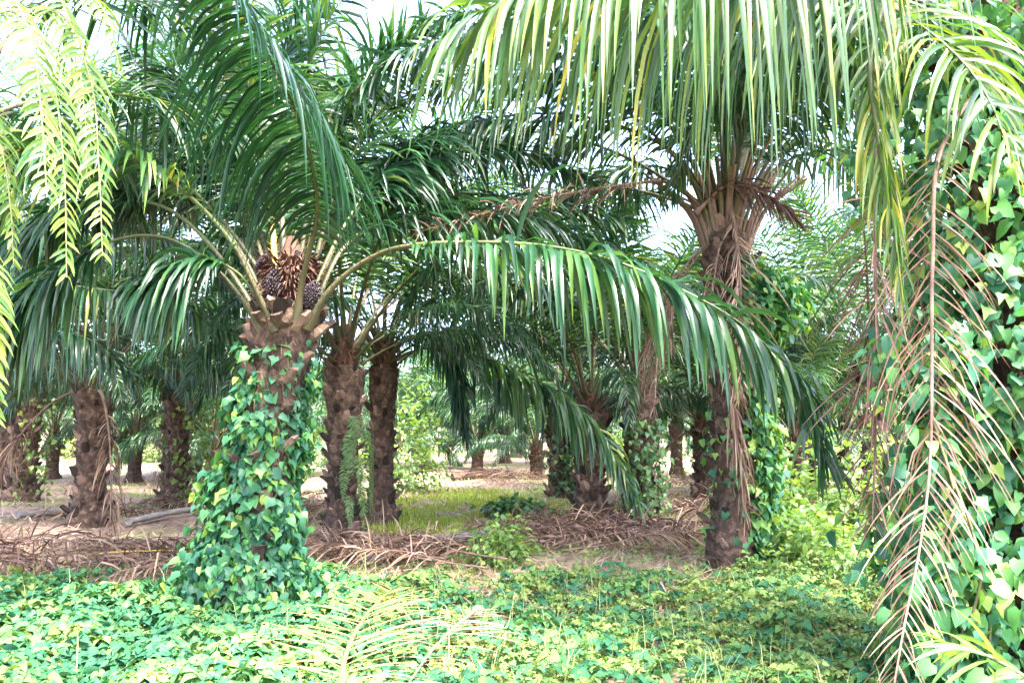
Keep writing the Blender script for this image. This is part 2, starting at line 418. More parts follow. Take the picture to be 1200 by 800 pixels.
def palm(base, h, rad=.3, seed=0, n=24, label='', group=None, boots=True, sc=1., az0=None, skip=None, lean=(0, 0), bend=0., dry=0, old=1.0):
    """an oil palm: trunk with leaf bases, a crown of fronds with the young ones upright"""
    r = np.random.default_rng(seed + 1000)
    t_ = thing('oil_palm', base, label, 'palm tree', group)
    ax = trunk_axis(h, lean, bend); make_trunk(t_, h, rad, ax, seed, boots)
    c0 = ax(h); crown_fibre(t_, c0 + np.array((0, 0, -.1)), rad * .75, .45, seed)
    off = r.random() * 6.28
    for k in range(n):
        q = k / max(1, n - 1); ang = off + k * 2.39996 + r.normal(0, .15)
        if skip and skip(math.atan2(math.sin(ang), math.cos(ang)), q): continue
        kind = 'erect' if q < .3 else 'mid' if q < .62 else 'low' if q < .62 + .38 * (1 - .35 * old) or old < .5 else 'hang'
        rr_ = rad * (.35 + .55 * q); z = .45 - .5 * q
        put_frond(t_, kind, int(r.integers(3)), c0 + np.array((math.cos(ang) * rr_, math.sin(ang) * rr_, z)), ang, sc * float(r.uniform(.9, 1.08)) * (1 if kind in ('erect', 'mid') else .72), tilt=float(r.normal(0, .05)))
    for k in range(dry):
        ang = off + 1.1 + k * 2.2; put_frond(t_, 'dry', k, c0 + np.array((math.cos(ang) * rad, math.sin(ang) * rad, -.1)), ang, sc * float(r.uniform(.7, .95)))
    return t_, ax

def base_at(px, d, py=None):
    p = at(px, 400, d); return np.array((p[0], d, float(gh(p[0], d))))

# ------------------------------------------------------------------ the palm with fruit, ivy covered trunk, left of the middle
HB = base_at(306, 7.9); HC = at(340, 352, 7.9)
hero = thing('oil_palm', HB, 'fruiting oil palm with dark fruit bunches and a trunk wrapped in heart leaved vine', 'palm tree')
hx = trunk_axis(HC[2] - HB[2], (HC[0] - HB[0], 0), -.04)
make_trunk(hero, HC[2] - HB[2], .29, hx, 3)
crown_fibre(hero, HC - HB + np.array((0, 0, -.2)), .2, .6, 3, 2200)
for px, py, d, s, rz in ((322, 336, 7.56, .95, 0), (365, 347, 7.54, .85, .6), (308, 312, 7.8, .7, 1.2), (347, 305, 7.75, .6, .3), (296, 352, 7.85, .6, 2)):
    link('fruit_bunch', FRUIT, hero, at(px, py, d + .1) - HB, (.25, .1, rz), (s * .66, s * .66, s * .82))
own_frond(hero, [at(*q) for q in ((348, 378, 7.62), (354, 330, 7.5), (372, 240, 7.1), (352, 145, 6.3), (320, 75, 5.4), (278, 0, 4.6), (235, -70, 4.0))], 11, True, n=130, Lmax=1.2, W=.042, N=5, droop=2.2, start=.2, lift=-.25, plum=.12, twist=14, tint=(.15, .12), fwd=(5, 48), r0=.05)  # low tint: the shade on this frond's underside is put into the leaflet colour
own_frond(hero, [at(*q) for q in ((360, 385, 7.7), (385, 342, 7.6), (425, 308, 7.5), (480, 288, 7.2), (600, 285, 6.8), (700, 300, 6.4), (790, 335, 6.15), (880, 388, 5.95), (940, 462, 5.85), (967, 545, 5.85))], 12, True, n=112, Lmax=.95, W=.05, droop=2.2, tint=(.35, .2), start=.26, fwd=(20, 60), r0=.06)
own_frond(hero, [at(*q) for q in ((322, 388, 7.62), (300, 340, 7.5), (272, 285, 7.4), (222, 230, 7.2), (160, 188, 6.8), (60, 168, 6.2), (-40, 205, 5.7))], 13, n=80, Lmax=.85, W=.044, droop=1.1, tint=(.55, .2), start=.42, r0=.06)
own_frond(hero, [at(*q) for q in ((308, 385, 7.75), (285, 340, 7.8), (240, 280, 7.9), (185, 240, 8.0), (100, 238, 8.2), (0, 300, 8.4))], 14, Lmax=.95, droop=1.6, tint=(.3, .15), start=.52, r0=.06)
own_frond(hero, [at(*q) for q in ((308, 392, 7.7), (285, 352, 7.6), (245, 308, 7.55), (190, 278, 7.4), (125, 285, 7.2), (50, 335, 7.0), (-10, 420, 6.9))], 15, Lmax=.9, droop=1.8, tint=(.35, .2), start=.55, r0=.06)
own_frond(hero, [at(*q) for q in ((366, 372, 7.8), (385, 320, 7.9), (408, 285, 8.1), (450, 262, 8.4), (560, 248, 8.8), (660, 268, 9.1), (745, 312, 9.2))], 16, Lmax=.8, droop=1.4, tint=(.25, .15), r0=.06)
own_frond(hero, [at(*q) for q in ((362, 365, 7.85), (378, 320, 8.0), (402, 272, 8.2), (440, 225, 8.4), (510, 186, 8.7), (610, 178, 9.2), (700, 215, 9.6))], 17, Lmax=.85, droop=1.5, tint=(.35, .15), r0=.06)
own_frond(hero, [at(*q) for q in ((328, 360, 7.85), (322, 300, 7.9), (316, 225, 8.1), (295, 110, 8.0), (250, 10, 7.6), (190, -60, 7.0))], 18, Lmax=.9, droop=.9, tint=(.55, .2), pm='yellow', r0=.06)
own_frond(hero, [at(*q) for q in ((340, 360, 7.8), (334, 300, 7.85), (332, 230, 8.1), (350, 110, 8.5), (400, 0, 8.5), (470, -60, 8.3))], 19, Lmax=.9, droop=.9, tint=(.5, .2), r0=.06)
own_frond(hero, [at(*q) for q in ((318, 345, 8.05), (295, 285, 8.4), (262, 225, 8.9), (205, 190, 9.5), (120, 200, 10.2))], 20, Lmax=.9, droop=1.5, r0=.06)
for k, (q, dr) in enumerate(((((316, 378, 7.7), (296, 320, 7.75), (258, 262, 7.9), (200, 222, 8.3), (110, 215, 8.9)), 1.5), (((326, 372, 7.75), (310, 310, 7.9), (285, 235, 8.2), (240, 170, 8.6), (150, 130, 9.2)), 1.2),
        (((356, 372, 7.7), (374, 325, 7.75), (405, 262, 8.0), (450, 200, 8.4), (520, 160, 8.9)), 1.3), (((332, 362, 7.8), (326, 270, 8.1), (318, 170, 8.5), (330, 70, 8.8), (380, 0, 8.8)), .9),
        (((352, 362, 7.85), (362, 290, 8.1), (385, 190, 8.4), (430, 90, 8.5), (500, 30, 8.3)), 1.1), (((314, 362, 7.9), (300, 300, 8.2), (270, 200, 8.6), (225, 110, 8.8), (150, 60, 8.6)), 1.1),
        (((318, 386, 7.65), (302, 350, 7.55), (276, 318, 7.45), (235, 305, 7.3), (170, 335, 7.15)), 1.9))):
    own_frond(hero, [at(*p_) for p_ in q], 210 + k, Lmax=.88, droop=dr, tint=(.3, .18), start=.5, r0=.045)
r_ = np.random.default_rng(15)
for k in range(30):
    a_ = k * 2.39996; z_ = .02 + .14 * k / 30; q_ = .27 - .03 * k / 30
    link('leaf_base', BOOT[k % 5], hero, HC - HB + np.array((math.cos(a_) * q_, math.sin(a_) * q_, z_ - .36)), (r_.normal(-.2, .25), r_.normal(0, .3), a_ - math.pi / 2), float(r_.uniform(.4, .8)))
for k, (az, kd) in enumerate(((70, 'mid'), (100, 'mid'), (45, 'mid'), (85, 'erect'), (115, 'erect'), (150, 'erect'), (40, 'erect'), (175, 'mid'))):
    put_frond(hero, kd, k, HC - HB + np.array((math.cos(R(az)) * .2, math.sin(R(az)) * .2, .1 if kd != 'hang' else -.1)), R(az), .95)

# ------------------------------------------------------------------ tall palm right of the middle with dry fronds
TB = base_at(852, 9.9); TC = at(850, 262, 9.9)
tall = thing('oil_palm', TB, 'tall oil palm with dry brown dead fronds hanging down its trunk', 'palm tree')
txa = trunk_axis(TC[2] - TB[2], (TC[0] - TB[0], 0), .03)
make_trunk(tall, TC[2] - TB[2], .27, txa, 5)
crown_fibre(tall, TC - TB + np.array((0, 0, -.1)), .2, .5, 5, 400)
tp = lambda *a: [at(*q) for q in a]
own_frond(tall, tp((838, 250, 9.9), (800, 150, 9.6), (700, 70, 9.0), (580, 42, 8.4), (470, 62, 8.0), (400, 120, 7.8)), 31, n=90, Lmax=1.05, W=.046, droop=1.9, tint=(.2, .15))
own_frond(tall, tp((840, 250, 9.9), (790, 180, 9.7), (700, 140, 9.3), (600, 135, 9.0), (500, 160, 8.6), (430, 205, 8.4)), 32, n=90, Lmax=.95, W=.044, droop=1.9, tint=(.3, .15))
own_frond(tall, tp((850, 245, 9.8), (850, 140, 9.1), (835, 60, 7.8), (800, 20, 6.6), (760, 10, 5.8)), 33, n=90, Lmax=1.1, W=.046, droop=2.2, tint=(.25, .15))
own_frond(tall, tp((862, 245, 9.8), (895, 150, 9.3), (950, 80, 8.6), (1010, 60, 7.9), (1060, 90, 7.4)), 34, n=90, Lmax=1.1, W=.046, droop=2.2, tint=(.25, .15))
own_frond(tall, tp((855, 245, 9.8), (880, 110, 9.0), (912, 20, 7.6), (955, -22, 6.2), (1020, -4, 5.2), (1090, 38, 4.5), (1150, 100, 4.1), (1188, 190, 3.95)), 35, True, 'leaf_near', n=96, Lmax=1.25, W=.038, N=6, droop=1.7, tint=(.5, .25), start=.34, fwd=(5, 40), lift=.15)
own_frond(tall, tp((838, 255, 10.0), (800, 205, 10.4), (740, 195, 10.9), (670, 220, 11.3), (610, 280, 11.6)), 41, Lmax=.95, droop=1.8, tint=(.45, .2))
own_frond(tall, tp((866, 250, 9.9), (920, 190, 10.2), (1000, 180, 10.6), (1070, 240, 11.0), (1100, 330, 11.2)), 36, Lmax=.95, droop=1.9)
dk = dict(leafm='dry', dry=True, rm='dry_rachis', pm='dry_rachis', plum=.4, twist=45, ragged=.25)
own_frond(tall, tp((835, 258, 9.75), (790, 216, 9.5), (730, 217, 9.2), (640, 232, 8.8), (560, 252, 8.5), (490, 272, 8.3)), 37, n=70, Lmax=.45, W=.022, droop=.9, tint=(.5, .25), label='dry brown frond arching out over the vine covered palm', cut=.1, name='dry_frond', **dk)
own_frond(tall, tp((815, 250, 9.6), (850, 218, 9.45), (885, 222, 9.3), (915, 240, 9.2), (940, 266, 9.15)), 38, n=60, Lmax=.5, W=.025, droop=1.2, start=.15, tint=(.15, .15), fwd=(45, 75), label='dark brown broken dry frond lying across the crown', name='dry_frond', **dk)
own_frond(tall, tp((856, 240, 9.6), (864, 290, 9.5), (868, 350, 9.45), (869, 420, 9.4), (866, 470, 9.4)), 39, n=60, Lmax=.62, W=.02, droop=.5, start=.05, tint=(.75, .2), fwd=(40, 60), label='pale dry frond hanging straight down the trunk', name='dry_frond', **dk)
own_frond(tall, tp((848, 400, 9.5), (856, 460, 9.45), (866, 530, 9.42), (874, 610, 9.42)), 40, n=70, Lmax=.5, W=.02, droop=1.6, start=.03, tint=(.5, .25), fwd=(60, 78), r0=.03, label='dry shredded frond hanging low against the trunk', name='dry_frond', **dk)
r_ = np.random.default_rng(77)
for k in range(22):
    az = k * 2.39996 + .4; kd = ('erect', 'erect', 'mid', 'mid', 'low')[k % 5]
    if math.sin(az) < -.35 and kd == 'low': kd = 'mid'
    put_frond(tall, kd, k, TC - TB + np.array((math.cos(az) * .2, math.sin(az) * .2, .15)), az, float(r_.uniform(.9, 1.1)))
# the fan of thick old petioles below the crown
r_ = np.random.default_rng(78)
for k in range(24):
    az = math.pi + math.pi * (k + .5) / 24 + r_.normal(0, .06); c_, s_ = math.cos(az), math.sin(az); b = TC - TB; G = Geo()
    o_ = np.array((c_, s_ * .7, 0)); l_ = r_.uniform(.8, 1.25)
    P = resample([b + o_ * .2 + (0, 0, -.85 + r_.uniform(0, .35)), b + o_ * .3 + (0, 0, -.3), b + o_ * .5 + (0, 0, .15 * l_), b + o_ * r_.uniform(.75, 1.1) + (0, 0, .55 * l_)], 12)
    tube(G, P, np.linspace(.05, .026, 12) * r_.uniform(.8, 1.1), 6, 0, .6); link('petiole', G.mesh('petiole', [M['dry_rachis' if k % 3 else 'petiole']]), tall)
for k, az in enumerate((-2.0, 2.6, 3.6, -2.6)):
    put_frond(tall, 'dry', k, TC - TB + np.array((math.cos(az) * .25, math.sin(az) * .25, -.3)), az, .5 + .08 * (k % 3))

# ------------------------------------------------------------------ near palm at the right edge
EB = base_at(1195, 5.3); EC = np.array((EB[0] - .03, 5.25, 4.35))
edge = thing('oil_palm', EB, 'near oil palm smothered in big leaved vine beside long dead fronds', 'palm tree')
exa = trunk_axis(EC[2] - EB[2], (EC[0] - EB[0], 0), 0)
make_trunk(edge, EC[2] - EB[2], .28, exa, 6)
crown_fibre(edge, EC - EB, .2, .4, 6)
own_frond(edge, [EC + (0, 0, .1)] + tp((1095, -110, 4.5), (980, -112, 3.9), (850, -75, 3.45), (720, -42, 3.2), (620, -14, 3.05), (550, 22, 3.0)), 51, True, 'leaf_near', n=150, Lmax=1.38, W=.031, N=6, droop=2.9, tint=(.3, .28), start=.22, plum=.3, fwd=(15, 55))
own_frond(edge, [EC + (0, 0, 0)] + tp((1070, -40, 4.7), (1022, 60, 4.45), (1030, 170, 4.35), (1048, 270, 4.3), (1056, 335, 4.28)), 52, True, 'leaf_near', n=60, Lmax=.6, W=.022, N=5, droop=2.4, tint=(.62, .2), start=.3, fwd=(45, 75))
own_frond(edge, [EC + (0, -.1, -.1)] + tp((1105, 170, 4.75), (1093, 300, 4.6), (1092, 420, 4.5), (1090, 540, 4.4), (1078, 640, 4.3), (1062, 720, 4.2), (1048, 800, 4.1)), 53, True, n=92, Lmax=.6, W=.01, N=5, droop=.7, start=.24, r0=.03, cut=.12, tint=(.6, .2), fwd=(38, 48), lift=-.1, label='long dead brown frond hanging straight down in front of the vine', name='dry_frond', **{**dk, 'twist': 40, 'plum': .3})
own_frond(edge, [EC + (-.1, .1, -.1)] + tp((1040, 60, 5.1), (1027, 220, 5.1), (1027, 400, 5.1), (1026, 520, 5.1), (1022, 620, 5.0)), 54, n=84, Lmax=.62, W=.013, N=4, droop=.4, start=.35, tint=(.25, .2), fwd=(35, 60), r0=.03, label='thin dark dead frond hanging at the outer side of the palm', name='dry_frond', **dk)
for k, (az, kd) in enumerate(((95, 'mid'), (60, 'low'), (130, 'mid'), (20, 'mid'), (160, 'erect'), (75, 'erect'), (110, 'low'), (0, 'low'), (150, 'mid'), (100, 'erect'))):
    put_frond(edge, kd, k, EC - EB + np.array((math.cos(R(az)) * .2, math.sin(R(az)) * .2, .1)), R(az), .95)

# ------------------------------------------------------------------ near palm just outside the left edge, ferns on it
LB = base_at(-95, 5.2); LH = 3.7
lp, lax = palm(LB, LH, .29, 8, 20, 'oil palm at the near edge of the grove with bright ferns hanging from it', skip=lambda a, q: -2.6 < a < .5)

# ------------------------------------------------------------------ palms further in
def mid_palm(px, d, pyc, seed, label, n=22, rad=.3, **kw):
    kw = {'old': .45, 'sc': 1.0, **kw}
    b = base_at(px, d); c = at(px, pyc, d)
    return palm(b, max(1.6 if kw.get('boots', True) else .7, c[2] - b[2]), rad, seed, n, label, **kw)
m1, m1x = mid_palm(405, 12.2, 425, 21, 'dark trunked oil palm with a fern growing down one side, just behind the fruiting palm', rad=.27)
m2, m2x = mid_palm(450, 14.4, 425, 22, 'slim oil palm beside the fern clad palm, its long frond sweeping over the clearing', rad=.24)
own_frond(m2, tp((455, 425, 14.3), (500, 408, 13.8), (570, 420, 13.2), (640, 452, 12.7), (700, 502, 12.3), (748, 590, 12)), 61, n=100, Lmax=1.15, W=.06, droop=2.1, tint=(.5, .2))
mid_palm(318, 15.5, 270, 33, 'tall oil palm standing hidden behind the trunk of the fruiting palm', n=16)
mid_palm(-60, 12.0, 260, 36, 'oil palm beyond the hanging ferns with its trunk out of sight', n=18)
mid_palm(985, 19, 520, 37, 'low young oil palm with pale sunlit fronds drooping to the weeds', n=24, sc=.72, rad=.2, boots=False)
mid_palm(905, 24, 505, 38, 'short sunlit oil palm seen between the tall palm and the weeds', n=24, sc=.85, rad=.25, boots=False)
mid_palm(560, 31, 528, 39, 'pale short oil palm drooping over the far end of the clearing', n=22, sc=.85, rad=.25, boots=False)
mid_palm(628, 27, 532, 40, 'short pale oil palm at the far edge of the sunlit grass', n=22, sc=.8, rad=.25, boots=False)
own_frond(m2, tp((450, 425, 14.3), (478, 395, 13.9), (512, 398, 13.5), (536, 440, 13.3), (545, 515, 13.2)), 62, n=90, Lmax=.85, W=.05, droop=2.2, tint=(.2, .15))
own_frond(m2, tp((452, 428, 14.4), (490, 402, 14.2), (540, 405, 14.0), (590, 440, 13.8), (612, 500, 13.8)), 63, n=90, Lmax=.85, W=.05, droop=2.2, tint=(.3, .15))
mid_palm(115, 14.2, 452, 23, 'thick dark oil palm trunk standing in shade before the grey log', rad=.29, dry=2)
mid_palm(36, 18.7, 462, 24, 'brown oil palm trunk flared at the foot, outer of the pair in the shade', rad=.33, dry=1)
mid_palm(14, 22.5, 440, 25, 'slender oil palm trunk half hidden behind the flared palm trunk', rad=.3)
mid_palm(212, 17.4, 455, 26, 'dark oil palm trunk with yellow green creeper on one side', rad=.28, dry=1)
mid_palm(690, 16.0, 482, 27, 'short shaggy brown oil palm trunk at the edge of the clearing', rad=.31, skip=lambda a, q: q > .75 and a < 0)
mid_palm(747, 15.4, 462, 28, 'oil palm with upright olive petioles and a green creeper on its trunk', rad=.28, skip=lambda a, q: q > .66)
mid_palm(655, 20.5, 485, 29, 'oil palm behind the shaggy trunk with dark green creeper', rad=.3)
mid_palm(822, 19.0, 500, 30, 'oil palm skirted by brown dead fronds, seen beside the tall palm', rad=.26, dry=6)
mid_palm(945, 20.5, 430, 31, 'dark oil palm trunk between the tall palm and the hanging dead frond', rad=.3, dry=1)
mid_palm(1020, 17.0, 425, 32, 'blackish oil palm trunk seen through the hanging dead fronds', rad=.3, dry=1)

mid_palm(255, 24, 525, 51, 'low sunlit palm beyond the trunk with yellow green creeper', n=24, sc=.8, rad=.22, boots=False)
mid_palm(165, 26, 515, 52, 'short sunlit palm seen in the gap between the dark trunks', n=24, sc=.85, rad=.24, boots=False)
mid_palm(70, 27, 515, 53, 'short sunlit palm behind the flared trunk', n=24, sc=.85, rad=.24, boots=False)
mid_palm(500, 33, 505, 55, 'low pale palm drooping behind the tall bright bush', n=26, sc=.95, rad=.24, boots=False)
mid_palm(592, 38, 500, 56, 'pale palm with fronds to the ground at the far end of the gap', n=26, sc=1.0, rad=.24, boots=False)
mid_palm(655, 34, 500, 57, 'low pale palm behind the shaggy trunk at the far side', n=26, sc=.95, rad=.24, boots=False)
mid_palm(930, 15.5, 530, 58, 'small bright palm with arching fronds between the tall palm and the dead fronds', n=18, sc=.6, rad=.16, boots=False)
mid_palm(790, 28, 495, 59, 'low sunlit palm seen past the side of the tall palm', n=26, sc=.95, rad=.24, boots=False)
mid_palm(345, 27, 505, 54, 'low bright palm seen between the fruiting palm and the fern clad palm', n=24, sc=.85, rad=.24, boots=False)

# ------------------------------------------------------------------ far rows: trunk and crown
FAR = []
for v in range(4):
    r = np.random.default_rng(90 + v); G = Geo()
    for k in range(24):
        q = k / 23; a = k * 2.39996 + v; kd = 'erect' if q < .2 else 'mid' if q < .5 else 'low' if q < .82 else 'hang'
        _, _, P, V, tt = LIB[kd][int(r.integers(3))]
        ca, sa = math.cos(a), math.sin(a); Rz = np.array(((ca, -sa, 0), (sa, ca, 0), (0, 0, 1)))
        o_ = np.array((ca * .2, sa * .2, .4 - .5 * q))
        add_leaflets(G, V @ Rz.T + o_, tt, 0); tube(G, P[::3] @ Rz.T + o_, np.linspace(.05, .01, len(P[::3])), 4, 1)
    FAR.append(G.mesh('crown', [M['leaf'], M['rachis']]))
FTR = []
for v in range(3):
    dummy = thing('oil_palm', (0, 0, 0), '', None); o = make_trunk(dummy, 1.7 + .6 * v, .3, trunk_axis(1.7 + .6 * v), 140 + v, False)
    me = o.data; bpy.data.objects.remove(o); bpy.data.objects.remove(dummy); FTR.append((me, 1.7 + .6 * v))
r = np.random.default_rng(31); cnt = 0
for j in range(9):
    y0 = 28.5 + j * 9.0
    for i_ in range(-10, 11):
        x = i_ * (10.8 if j < 2 else 8.6) + (j % 2) * 5 + r.normal(0, .9); y = y0 + r.normal(0, .9)
        if abs(x) > y * .72 + 5: continue
        if abs(x + y * .035) < 2.0 and y < 34: continue
        if .27 < x / y < .52 and y < 42: continue
        me, h = FTR[int(r.integers(3))]
        t_ = thing('oil_palm', (x, y, float(gh(x, y))), 'distant green oil palm in the far rows of the plantation', 'palm tree', 'distant oil palms in rows beyond the clearing')
        link('trunk', me, t_, None, (0, 0, r.random() * 6)); link('crown', FAR[int(r.integers(4))], t_, (0, 0, h), (0, 0, r.random() * 6.28), float(r.uniform(.85, 1.08))); cnt += 1

# ------------------------------------------------------------------ vines
def leaf_shape(v):
    r = np.random.default_rng(v + 5)
    f, dr = .10 + .08 * r.random(), .12 + .14 * r.random()
    L = [(0, 0, 0), (0, .35, -.01), (0, .72, -dr * .5), (0, 1, -dr * 1.3)]
    Rr = [(.26, -.14, f * .4), (.46, .16, f), (.36, .56, f * .6 - dr * .3)]
    V = np.array(L + Rr + [(-a, b, c) for a, b, c in Rr])
    return V, np.array([(0, 4, 5, 1), (1, 5, 6, 2), (0, 1, 8, 7), (1, 2, 9, 8)]), np.array([(2, 6, 3), (2, 3, 9)])
def lobed_shape(v):
    r = np.random.default_rng(v + 25); V, F4, F3 = leaf_shape(v); V = V.copy()
    k = r.uniform(.8, 1.15, 6)                       # narrower, wider and lopsided leaves, some with pulled out side lobes
    for j_, q in enumerate((4, 5, 6, 7, 8, 9)): V[q, :2] *= (k[j_], 1)
    if v % 3 == 0: V[[5, 8], 0] *= 1.18; V[[5, 8], 1] += .1; V[[6, 9], 0] *= .62
    if v % 3 == 1: V[:, 0] *= .74; V[[4, 7], 1] += .1
    V[:, 2] += .12 * np.sin(V[:, 1] * 5 + v) * np.abs(V[:, 0]) + r.normal(0, .02, len(V))
    return V, F4, F3
SH = [lobed_shape(v) for v in range(12)]

def place_leaves(pos, ydir, nrmdir, size, tint, G, r, shapes=SH):
    Yv = nrm(ydir); Zv = nrm(nrmdir - Yv * np.sum(nrmdir * Yv, -1, keepdims=True)); Xv = np.cross(Yv, Zv)
    which = r.integers(len(shapes), size=len(pos))
    for w_ in range(len(shapes)):
        k = np.where(which == w_)[0]
        if not len(k): continue
        S_, F4, F3 = shapes[w_]; m_ = len(S_)
        V = pos[k, None] + size[k, None, None] * (S_[None, :, :1] * Xv[k, None] + S_[None, :, 1:2] * Yv[k, None] + S_[None, :, 2:] * Zv[k, None])
        o_ = (np.arange(len(k)) * m_)[:, None, None]; tt = np.repeat(tint[k], m_)
        n0 = G.n; G.add(V, (F4[None] + o_).reshape(-1, 4), 0, tt)
        G.f.append((F3[None] + o_).reshape(-1, 3) + n0); G.m.append(np.zeros(len(k) * len(F3), int)); 
    return G

def vine(base, axis, zr, rfun, n, size, label, seed, matn='vine', weight=None, tint=(.4, .2), shade=.5, split=300, group=None, strands=7, droopy=.9, name='climbing_vine'):
    r = np.random.default_rng(seed)
    t_ = thing(name, base, label, 'vine', group)
    zs, aa = [], []
    while len(zs) < n:
        z = r.uniform(*zr); a = r.uniform(-math.pi, math.pi)
        if weight is None or r.random() < weight(z, a): zs.append(z); aa.append(a)
    z = np.array(zs); a = np.array(aa); out = np.stack([np.cos(a), np.sin(a), 0 * a], 1)
    rd = rfun(z, a) * (1 - .35 * r.random(n) ** 2 + .35 * r.random(n) ** 6)
    pos = axis(z) + out * rd[:, None] + r.normal(0, .02, (n, 3))
    yd = out * .5 + np.stack([0 * a, 0 * a, -np.full(n, droopy)], 1) + r.normal(0, .5, (n, 3))
    nd = out * .75 + np.array((0, 0, .7)) + r.normal(0, .45, (n, 3))
    s = r.uniform(size[0], size[1], n); tn = np.clip(r.normal(tint[0], tint[1], n), 0, 1)
    view = -(pos + base - np.array((0, 0, EYE))); show = np.sum(nrm(view) * out, 1) + .25 * (rd / rd.max()); order = np.argsort(-show)
    Yv = nrm(yd); Zv = nrm(nd - Yv * np.sum(nd * Yv, -1, keepdims=True)); Xv = np.cross(Yv, Zv)
    var = []
    for k in range(12):
        G = Geo(); place_leaves(np.zeros((1, 3)), np.array([(0, 1., 0)]), np.array([(0, 0, 1.)]), np.ones(1), np.array([k / 11.]), G, r, [SH[(k * 5) % 12]])
        var.append(G.mesh('leaf', [M[matn]]))
    pick = order[:split]
    if len(pick) > 10: pick = r.permutation(order[:max(split, int(n * .6))])[:split]
    for k in pick:
        o = link('leaf', var[int(np.clip(tn[k] * 12 + r.integers(-1, 2), 0, 11))], t_)
        m4 = Matrix.Identity(4)
        for c_ in range(3): m4[c_][0], m4[c_][1], m4[c_][2], m4[c_][3] = Xv[k, c_] * s[k], Yv[k, c_] * s[k], Zv[k, c_] * s[k], pos[k, c_]
        o.matrix_local = m4
    rest = np.setdiff1d(np.arange(n), pick)
    if len(rest):
        G = Geo(); place_leaves(pos[rest], yd[rest], nd[rest], s[rest], tn[rest], G, r); link('foliage', G.mesh('foliage', [M[matn]]), t_)['kind'] = 'stuff'
    G = Geo()
    for q in range(strands):
        zz = np.linspace(zr[0], zr[0] + (zr[1] - zr[0]) * r.uniform(.6, 1), 20); a0 = r.uniform(-math.pi, 0) + np.cumsum(r.normal(0, .18, 20))
        tube(G, axis(zz) + np.stack([np.cos(a0), np.sin(a0), 0 * a0], 1) * (rfun(zz, a0) * .8)[:, None], .009, 5)
    link('stem', G.mesh('stem', [M['stem']]), t_)
    return t_

def hero_r(z, a): return .31 + .2 * np.exp(-z / .5) + .34 * np.exp(-z / 1.0) * np.clip(-np.cos(a), 0, 1) + .05 * np.sin(3 * a + z * 4) + .04 * np.sin(z * 9 + a)
def hero_w(z, a):
    top = np.clip(1.1 - z / 2.6, .15, 1) * (.5 + .5 * (math.sin(a * 4 + z * 5) + math.sin(z * 7 - a * 2) > -.35)); rightgap = .35 if (-1.3 < a < -.4 and z > 1.0) else 1.
    return top * rightgap
vine(HB, hx, (.05, 2.55), hero_r, 5600, (.055, .125), 'heart leaved green vine climbing the trunk of the fruiting palm', 41, weight=hero_w, tint=(.47, .24))
def edge_r(z, a): return .5 + .25 * np.clip(-np.cos(a), 0, 1) + .16 * np.sin(a * 2 + z * 2.3) * .6 + .12 * np.exp(-z) + .1 * np.sin(z * 5 + a)
vine(EB, exa, (.0, 4.5), edge_r, 9500, (.06, .13), 'large pale leaved vine smothering the near palm at the edge', 42, tint=(.55, .22), weight=lambda z, a: 1.0 if z < 3.1 else .8)
# a curtain of the same vine spreading out to the side of that palm, hanging from the dead frond
CB = base_at(1085, 4.9)
vine(CB, lambda z: np.stack([.05 * np.sin(np.asarray(z) * 2), 0 * np.asarray(z), np.asarray(z, float)], -1), (.0, 2.3), lambda z, a: .17 + .1 * np.sin(z * 4 + a * 2), 520, (.065, .125),
     'thin curtain of vine leaves hanging around the long dead frond', 43, tint=(.55, .22), split=300, strands=4, weight=lambda z, a: .4 + .6 * (math.sin(z * 3.1) > -.2))
def tall_r(z, a): return .3 + .42 * np.clip(np.cos(a + .1), 0, 1) ** 1.5 * (np.exp(-((z - 3.25) / .45) ** 2) * 1.5 + .55 * np.exp(-((z - 1.5) / .9) ** 2) + .7 * np.exp(-(z / .5) ** 2))
def tall_w(z, a): return np.clip(np.cos(a + .1), 0.03, 1) * (.35 + 2.2 * np.exp(-((z - 3.25) / .45) ** 2) + .6 * np.exp(-((z - 1.2) / 1.0) ** 2)) / 2.6
vine(TB, txa, (.1, 3.85), tall_r, 3200, (.07, .13), 'small leaved dark green creeper bulging from one side of the tall palm', 44, 'vine', tall_w, tint=(.62, .22))  # lighter leaf colour, brightness put in against the canopy's shade
for q, (obj_, ax_, label, side, mt, h) in enumerate((
        (m1, m1x, None, 0, 'fern_dark', 0),)):
    pass
def small_vine(px, d, label, seed, a0, mt, h, n=380, rr=.34, tint=(.5, .25), rad=.2, size=(.07, .14)):
    b = base_at(px, d)
    vine(b, lambda z: np.stack([0 * np.asarray(z, float), 0 * np.asarray(z), np.asarray(z, float)], -1), (.1, h), lambda z, a: rr + rad * np.clip(np.cos(a - a0), 0, 1), n, size, label, seed, mt,
         lambda z, a: max(.05, math.cos(a - a0)), tint, split=0, strands=3)
small_vine(212, 17.4, 'yellow green creeper lit by the sun on the side of a dark trunk', 45, 0.1, 'fern', 2.2, rad=.35)
small_vine(747, 15.4, 'green creeper climbing the trunk below the upright olive petioles', 46, -1.2, 'vine_dark', 1.9, tint=(.6, .25))
small_vine(655, 20.5, 'dark green creeper on the trunk behind the shaggy palm', 47, -.8, 'vine_dark', 1.9)
small_vine(36, 18.7, 'pale green creeper hanging beside the flared trunk in shade', 48, 0, 'fern', 2.4, 160)

